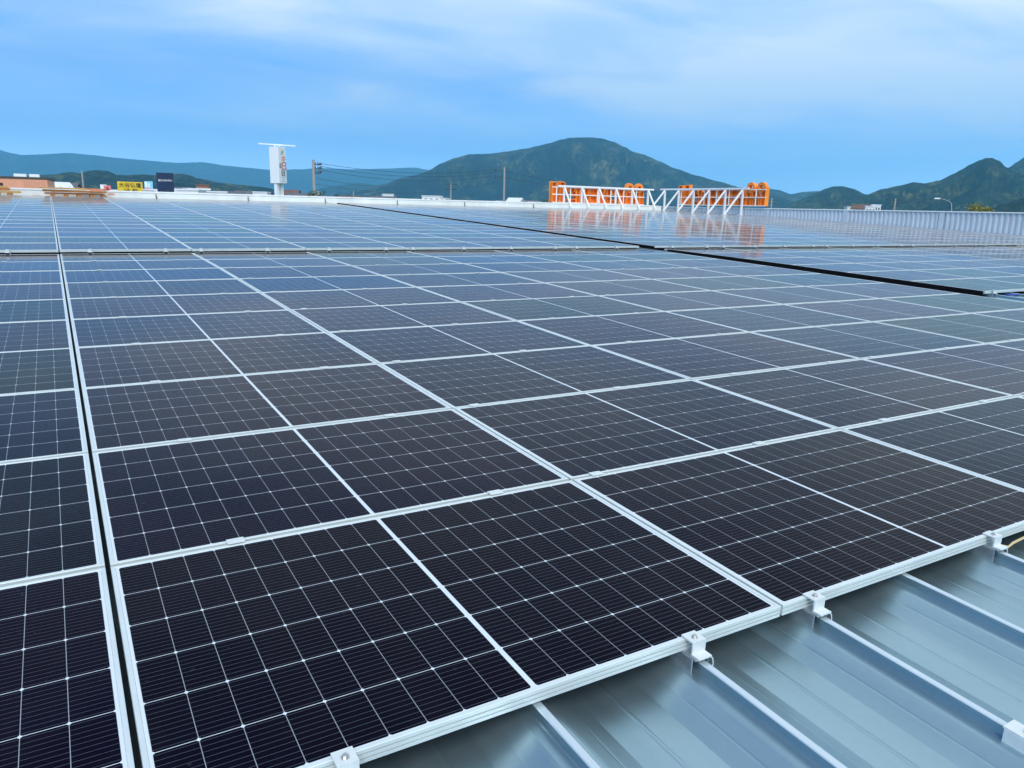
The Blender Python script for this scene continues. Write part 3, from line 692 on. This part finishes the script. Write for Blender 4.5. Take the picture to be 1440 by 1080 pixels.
# salmon building
SALM = mat('salmon_wall', (0.78, 0.36, 0.22), 0.75, 0, 0.08, 0.5); DKROOF = mat('dark_roof', (0.07, 0.065, 0.06), 0.8, 0, 0.15, 0.7)
D = 95; a = at(66, 251, D); t = empty('salmon_building', (a.x, a.y, GROUND), (0, 0, facing(a, R(-4)))); tag(t, 'salmon coloured flat roofed building with rooftop units at the skyline', 'building')
h = a.z - GROUND - 0.12
MB().box((-9.0, 5, h / 2), (18.0, 10, h)).build('wall', SALM, t)
MB().box((-9.0, 5, h + 0.11), (18.1, 10.1, 0.22), bev=0.02).build('roof', DKROOF, t)
for i, (x, w) in enumerate(((-2.4, 1.1), (-1.15, 0.9))): MB().box((x, 1.0, h + 0.36), (w, 0.8, 0.30), bev=0.02).build('roof_unit', SIGNW, t)
for x in (-5.0, -7.5, -10.0): MB().box((x, -0.03, h - 1.2), (0.9, 0.08, 0.5)).build('window', mat('dark_window', (0.03, 0.035, 0.04), 0.2), t)
MB().box((-4.05, -0.05, h - 0.55), (0.28, 0.1, 0.24)).build('vent', INK, t)
MB().box((-3.4, -0.02, h - 1.30), (1.7, 0.05, 0.22)).build('red_band', mat('red_band', (0.45, 0.06, 0.07), 0.6), t)
for k in range(9): MB().box((-2.05 + k * 0.22, -0.012, h - 0.75), (0.02, 0.03, 1.2)).build('joint', mat('joint_brown', (0.40, 0.18, 0.12), 0.8), t)

# houses and low buildings peeking over the roof edge
WALLS = [mat('plaster_white', (0.78, 0.78, 0.75), 0.8, 0, 0.06, 0.6), mat('plaster_cream', (0.62, 0.56, 0.44), 0.8, 0, 0.08, 0.6), mat('plaster_grey', (0.42, 0.43, 0.44), 0.8, 0, 0.08, 0.6), mat('brick_brown', (0.30, 0.15, 0.10), 0.85, 0, 0.12, 0.8)]
ROOFS = [mat('tile_grey', (0.10, 0.105, 0.115), 0.7, 0, 0.2, 1.0), mat('tile_brown', (0.14, 0.08, 0.06), 0.7, 0, 0.2, 1.0), mat('sheet_white', (0.72, 0.74, 0.76), 0.5, 0.1, 0.06, 0.6)]
WIN = mat('window_glass', (0.04, 0.05, 0.06), 0.1)
def house(x, y, D, w, d, wm, rm, label, flat=False, yaw=0.2):
    top = at(x, y, D); t = empty('house' if not flat else 'low_building', (top.x, top.y, GROUND), (0, 0, facing(top, yaw))); tag(t, label, 'house' if not flat else 'building', 'houses and low buildings beyond the roof')
    H = top.z - GROUND
    if flat:
        MB().box((0, 0, (H - 0.3) / 2), (w, d, H - 0.3)).build('wall', wm, t)
        MB().box((0, 0, H - 0.15), (w + 0.3, d + 0.3, 0.3), bev=0.03).build('roof', rm, t); hw = H - 0.3
    else:
        hw = H - 0.22 * d - 0.2
        MB().box((0, 0, hw / 2), (w, d, hw)).prism([(-d / 2, hw), (d / 2, hw), (0, H - 0.14)], -w / 2 + 0.01, w / 2 - 0.01, 'YZ').build('wall', wm, t)
        MB().prism([(-d / 2 - 0.5, hw - 0.12), (0, H), (d / 2 + 0.5, hw - 0.12), (d / 2 + 0.5, hw + 0.06), (0, H + 0.2), (-d / 2 - 0.5, hw + 0.06)], -w / 2 - 0.4, w / 2 + 0.4, 'YZ').build('roof', rm, t)
    for k in (-1, 0, 1):
        f = MB().box((k * w * 0.3, -d / 2 - 0.03, hw - 1.1), (w * 0.14, 0.08, 0.9)).build('window', WIN, t)
    return t
HS = [(608, 276.5, 260, 6, 6, 0, 2, 'white block house at the foot of the mountain, two storeys', True), (619, 279.5, 262, 5, 6, 0, 2, 'lower white block beside the white block house', True),
      (545, 274, 300, 4, 5, 0, 2, 'small white tower house below the mountain slope', True), (540, 278, 250, 8, 6, 0, 0, 'white gabled house under the small white tower house', False),
      (530, 279, 320, 12, 8, 2, 0, 'grey house with dark tiles near the foot of the mountain', False), (492, 277.5, 240, 6, 6, 2, 1, 'grey house with brown roof near the cone shaped tree', False),
      (515, 279.5, 300, 8, 6, 1, 0, 'cream house with dark tiles between the tree and mountain', False),
      (700, 284.5, 330, 9, 7, 0, 2, 'long white shed left of the tall grey pole foot', True), (725, 280, 300, 5, 5, 0, 2, 'white gabled house right of the tall grey pole foot', False), (714, 284, 280, 8, 6, 2, 2, 'grey low building at the foot of the tall grey pole', True),
      (746, 283.5, 320, 7, 6, 0, 0, 'white house with dark roof near the orange sign end', False), (757, 285, 300, 6, 6, 2, 2, 'grey shed next to the orange sign end', True),
      (285, 262, 190, 2.6, 3, 3, 1, 'narrow brown block standing above white buildings', True), (276, 267.5, 185, 4.5, 5, 1, 2, 'cream low building beside the narrow brown block', True),
      (262, 268.5, 170, 6.0, 6, 0, 2, 'white low building right of the navy pylon', True), (248, 266.8, 210, 6, 6, 1, 0, 'cream house with dark tiles behind the navy pylon', False),
      (240, 271, 160, 5, 5, 0, 2, 'white flat shed at the navy pylon foot', True), (212, 268.5, 165, 7.5, 5, 0, 2, 'long white building between the yellow and navy signs', True), (300, 271.5, 180, 5, 5, 0, 2, 'white flat building right of the narrow brown block', True), (162, 268, 180, 2.5, 4, 2, 2, 'grey shed between pink sign and yellow billboard', True),
      (81, 258.5, 170, 3.4, 4, 0, 2, 'white gabled house above the plank stack', False), (93, 259.5, 180, 4, 4, 0, 0, 'white house with grey roof right of the gabled one', False),
      (318, 272.3, 230, 5, 5, 0, 0, 'white house half way between brown block and tall pylon', False), (345, 272.0, 260, 6, 6, 2, 0, 'grey house left of the tall white pylon', False), (368, 270.8, 240, 4, 4, 0, 2, 'small white building just left of the tall pylon', True),
      (410, 269, 260, 4.5, 5, 3, 1, 'reddish roofed house just right of the tall pylon', False), (425, 273.5, 230, 7, 6, 2, 0, 'dark house left of the ivy covered pole', False),
      (1198, 291.5, 300, 4, 5, 0, 2, 'white building tops farthest along above the grey parapet', True), (1212, 289, 290, 5, 5, 2, 1, 'brown roofed house above the grey parapet', False), (1224, 290.5, 280, 3, 5, 0, 2, 'narrow white building above the parapet beside the brown roof', True), (1232, 288.5, 280, 2.6, 4, 0, 2, 'tallest white building above the parapet', True)]
for (x, y, D, w, d, wi, ri, lab, fl) in HS: house(x, y - (2.6 if 200 < x < 350 else 1.2 if x < 800 else 0.8), D, w, d, WALLS[wi], ROOFS[ri], lab, fl, random.uniform(-0.35, 0.35))
HS2 = [(565, 281), (585, 281.5), (640, 283), (655, 283.5), (670, 284), (688, 285.5), (770, 286.5), (440, 275.5), (455, 276)]
for i, (x, y) in enumerate(HS2): house(x, y, 380, 14, 9, WALLS[2], ROOFS[i % 2], f'dark tiled roof low along the town line, {ORD[i+1]} counting towards the orange sign', False, random.uniform(-0.3, 0.3))

# poles and wires
DARK = mat('dark_fitting', (0.05, 0.05, 0.055), 0.6)
def utility_pole(x, ytop, D, label, arms, rad=0.17, name='utility_pole', m=CONC):
    top = at(x, ytop, D); t = empty(name, (top.x, top.y, GROUND), (0, 0, facing(top))); tag(t, label, 'pole'); H = top.z - GROUND
    MB().tube([(0, 0, 0), (0, 0, H)], [rad * 1.25, rad * 0.8], 12).build('pole', m, t, smooth=40)
    for (dz, w, off) in arms:
        a = MB().bar((off - w / 2, 0, H - dz), (off + w / 2, 0, H - dz), 0.10).build('crossarm', DARK, t)
        ib = MB()
        for s in (-0.9, -0.3, 0.3, 0.9): ib.tube([(off + s * w / 2, 0, H - dz + 0.05), (off + s * w / 2, 0, H - dz + 0.28)], [0.06, 0.04], 6)
        ib.build('insulator', DARK, a)
    return t, H
D1 = 95
tp, H1 = utility_pole(440.5, 224.5, D1, 'tall concrete utility pole with ivy beside the white pylon', [(0.55, 0.9, 0.35), (1.0, 0.9, 0.35), (1.5, 0.9, 0.35)], 0.2)
for k, dz in enumerate((0.45, 0.85, 1.3)): MB().tube([(0.55, 0, H1 - dz), (0.95, 0, H1 - dz - 0.03)], [0.05, 0.09], 8).build('insulator', DARK, tp)
MB().box((0.32, 0, H1 - 3.9), (0.5, 0.45, 0.8), bev=0.05).build('transformer', GREYP, tp)
D2 = 105
tq, H2 = utility_pole(709.5, 235, D2, 'tall slim grey pole in front of the mountain', [], 0.15)
for dz in (0.5, 1.35): MB().tube([(-1.15, 0, H2 - dz), (-0.05, 0, H2 - dz)], 0.03, 6).tube([(-1.3, 0, H2 - dz), (-1.05, 0, H2 - dz)], 0.09, 8).build('side_arm', DARK, tq)
utility_pole(634, 257.5, 170, 'distant pole with two crossarms at the foot of the mountain', [(0.25, 2.6, 0), (1.3, 2.2, 0)])
utility_pole(115, 240.5, 150, 'thin pole rising over the wooded hills behind the plank stack', [(2.6, 1.6, 0), (3.3, 1.2, 0)], 0.15)
utility_pole(1085.5, 278.5, 200, 'short pole top with crossarms beyond the orange sign end', [(0.5, 3.2, 0), (1.3, 2.6, 0)], 0.2)
utility_pole(1259.5, 279, 190, 'pole top with crossarms in front of the peaked hill', [(0.4, 2.2, 0), (1.0, 2.0, 0), (1.7, 1.4, 0)], 0.2)
utility_pole(497, 268.5, 220, 'distant pole top near the cone shaped tree', [(0.3, 1.6, 0)], 0.16)
def wire(a, b, sag, label, r=0.022):
    pts = [a.lerp(b, k / 24) - Vector((0, 0, sag * 4 * (k / 24) * (1 - k / 24))) for k in range(25)]
    tag(MB().tube(pts, r, 5).build('overhead_wire', DARK), label, 'wire', 'overhead wires between the poles')
for (ya, yb, s, n) in ((229.5, 238.3, 0.75, 'top'), (233.5, 242.5, 0.85, 'second'), (238.5, 247, 0.95, 'third')):
    wire(at(449, ya, D1), at(697, yb, D2), s, f'{n} thin wire strung from the ivy pole to the slim grey pole')
for (ya, yb, n) in ((238.3, 262, 'upper'), (247, 266, 'lower')):
    wire(at(697, yb - 24 if False else ya, D2), at(960, yb, 170), 1.2, f'{n} thin wire running from the slim grey pole past the orange sign')
wire(at(440, 250, D1), at(634, 259, 170), 1.0, 'low wire from the ivy pole to the distant crossarm pole')
wire(at(440, 258, D1), at(634, 265, 170), 1.0, 'lowest wire from the ivy pole to the distant crossarm pole')
wire(at(634, 258.5, 170), at(709, 252, D2), 0.8, 'wire from the distant crossarm pole up to the slim grey pole')
# street lamp
D = 62; top = at(1336, 283.5, D); t = empty('street_lamp', (top.x, top.y, GROUND), (0, 0, facing(top))); tag(t, 'curved street lamp rising behind the grey parapet', 'street lamp'); H = top.z - GROUND
MB().tube([(0.16, 0, 0), (0.16, 0, H - 0.5), (0.10, 0, H - 0.12), (-0.06, 0, H + 0.02), (-0.35, 0, H + 0.13), (-0.62, 0, H + 0.18)], [0.06, 0.04, 0.026, 0.022, 0.02, 0.018], 8).build('pole', mat('lamp_pole', (0.30, 0.33, 0.32), 0.6, 0.1), t, smooth=60)
MB().box((-0.80, 0, H + 0.19), (0.36, 0.16, 0.09), bev=0.04).build('lamp_head', SIGNW, t)

# trees
def leaf_mat(name, a, b_):
    m = bpy.data.materials.new(name); m.use_nodes = True; g = NT(m.node_tree); b = g.n['Principled BSDF']; b.inputs['Roughness'].default_value = 0.7
    at_ = g.new('ShaderNodeAttribute', attribute_name='leaf'); g.put(b.inputs['Base Color'], g.ramp(at_.outputs['Fac'], [(0, a), (1, b_)])); return m
BARK = mat('bark', (0.09, 0.065, 0.045), 0.9, 0, 0.2, 6)
LG = leaf_mat('leaf_green', (0.025, 0.055, 0.012), (0.07, 0.11, 0.025)); LY = leaf_mat('leaf_yellow', (0.08, 0.10, 0.012), (0.30, 0.27, 0.04)); LD = leaf_mat('leaf_dark', (0.012, 0.03, 0.012), (0.035, 0.06, 0.02)); LB = leaf_mat('leaf_brown', (0.05, 0.035, 0.015), (0.13, 0.09, 0.035))
def tree(x, ytop, D, cw, ch, lm, label, cone=False, n=900, seed=1):
    rnd = random.Random(seed); top = at(x, ytop, D); H = top.z - GROUND
    t = empty('tree', (top.x, top.y, GROUND)); tag(t, label, 'tree')
    b = MB(); b.tube([(0, 0, 0), (0.08, 0.03, (H - ch) * 0.6), (0, 0, H - ch * 0.4)], [0.28, 0.2, 0.07], 8)
    for k in range(7):
        a = k * 0.9 + rnd.random(); z0 = H - ch * rnd.uniform(0.55, 0.95)
        b.tube([(0, 0, z0), (math.cos(a) * cw * 0.2, math.sin(a) * cw * 0.2, z0 + ch * 0.15), (math.cos(a) * cw * 0.36, math.sin(a) * cw * 0.36, z0 + ch * 0.3)], [0.09, 0.06, 0.02], 6)
    b.build('trunk', BARK, t, smooth=60)
    bm = bmesh.new(); ll = bm.verts.layers.float.new('leaf')
    cl = []
    for k in range(26):
        a, q = rnd.uniform(0, 6.283), rnd.random() ** 0.5; z = rnd.uniform(0.08, 0.95)
        rr = (cw / 2) * ((1 - z) if cone else math.sin(math.pi * min(1, 0.12 + 0.88 * z)) ** 0.6) * q * 0.85
        cl.append((Vector((math.cos(a) * rr, math.sin(a) * rr, H - ch + z * ch * 0.92)), rnd.uniform(0.12, 0.24) * cw * (0.6 if cone else 1), rnd.random()))
    for k in range(n):
        c, rad, tone = rnd.choice(cl)
        d = Vector((rnd.gauss(0, 1), rnd.gauss(0, 1), rnd.gauss(0, 0.7))).normalized() * rad * rnd.random() ** 0.4
        p = c + d; s = rnd.uniform(0.05, 0.11) * (0.6 + cw * 0.1)
        ax = Vector((rnd.gauss(0, 1), rnd.gauss(0, 1), rnd.gauss(0, 1))).normalized(); ay = ax.cross(Vector((rnd.gauss(0, 1), rnd.gauss(0, 1), 1))).normalized()
        vs = [bm.verts.new(p + ax * s * i + ay * s * 0.7 * j) for i, j in ((-1, 0), (0, -1), (1, 0), (0, 1))]
        tn = min(1, max(0, tone * 0.7 + rnd.random() * 0.4 - 0.05))
        for v_ in vs: v_[ll] = tn
        bm.faces.new(vs)
    me = bpy.data.meshes.new('crown'); bm.to_mesh(me); bm.free(); me.materials.append(lm)
    o = bpy.data.objects.new('crown', me); col.objects.link(o); o.parent = t
    return t
tree(445, 262, 88, 2.6, 4.0, LG, 'green ivy shrub growing round the utility pole foot', n=900, seed=3)
tree(436, 266, 90, 2.4, 3.0, LD, 'dark shrub left of the utility pole foot', n=600, seed=13)
tree(472, 268.5, 130, 3.6, 4.5, LD, 'dark cone shaped tree right of the ivy covered pole', True, 900, 4)
tree(484, 273.5, 125, 3.2, 3.0, LB, 'brown low tree right of the cone shaped tree', n=700, seed=5)
tree(768, 279, 95, 3.4, 3.5, LG, 'green tree beside the end of the orange sign', n=1000, seed=6)
tree(781, 277, 100, 3.0, 4.0, LG, 'green tree showing through the first letter of the orange sign', n=900, seed=16)
tree(1374, 284.0, 80, 2.7, 2.6, LY, 'yellow green tree top above the grey parapet', n=2600, seed=7)
tree(1389, 289.0, 82, 2.3, 2.0, LY, 'lower yellow tree top right of the yellow green one', n=1800, seed=17)
tree(548, 274.5, 200, 2.4, 4, LB, 'brownish tree by the small white tower house', n=500, seed=8)
for i, (x, y, D, lm) in enumerate(((100, 259, 150, LD), (125, 262, 150, LD), (335, 268, 200, LD), (350, 270, 190, LG), (410, 272, 160, LD), (508, 277, 180, LD), (560, 279, 240, LD), (575, 279.5, 230, LG), (592, 280.5, 240, LD), (635, 281, 250, LD), (660, 282, 240, LD), (680, 283.5, 240, LG), (735, 284, 230, LD))):
    tree(x, y, D, 6.5, 6, lm, f'{["dark","green"][lm is LG]} tree of the town line, {ORD[i+1]} one counting from the salmon building', n=520, seed=30 + i)['group'] = 'trees along the town line'

# ------------------------------------------------------------------ haze
def haze():
    b = MB(); b.box((0, 0, (GROUND - 2.0 + 760) / 2), (21400, 21400, 760 - (GROUND - 2.0)))
    m = bpy.data.materials.new('haze'); m.use_nodes = True; nt = m.node_tree; nt.nodes.clear()
    out = nt.nodes.new('ShaderNodeOutputMaterial'); pv = nt.nodes.new('ShaderNodeVolumePrincipled')
    pv.inputs['Color'].default_value = (0.24, 0.70, 1.0, 1); pv.inputs['Density'].default_value = 1.45e-4; pv.inputs['Anisotropy'].default_value = 0.35
    nt.links.new(pv.outputs[0], out.inputs['Volume'])
    o = b.build('haze', m); tag(o, 'blue haze over the far hills', kind='stuff')
haze()
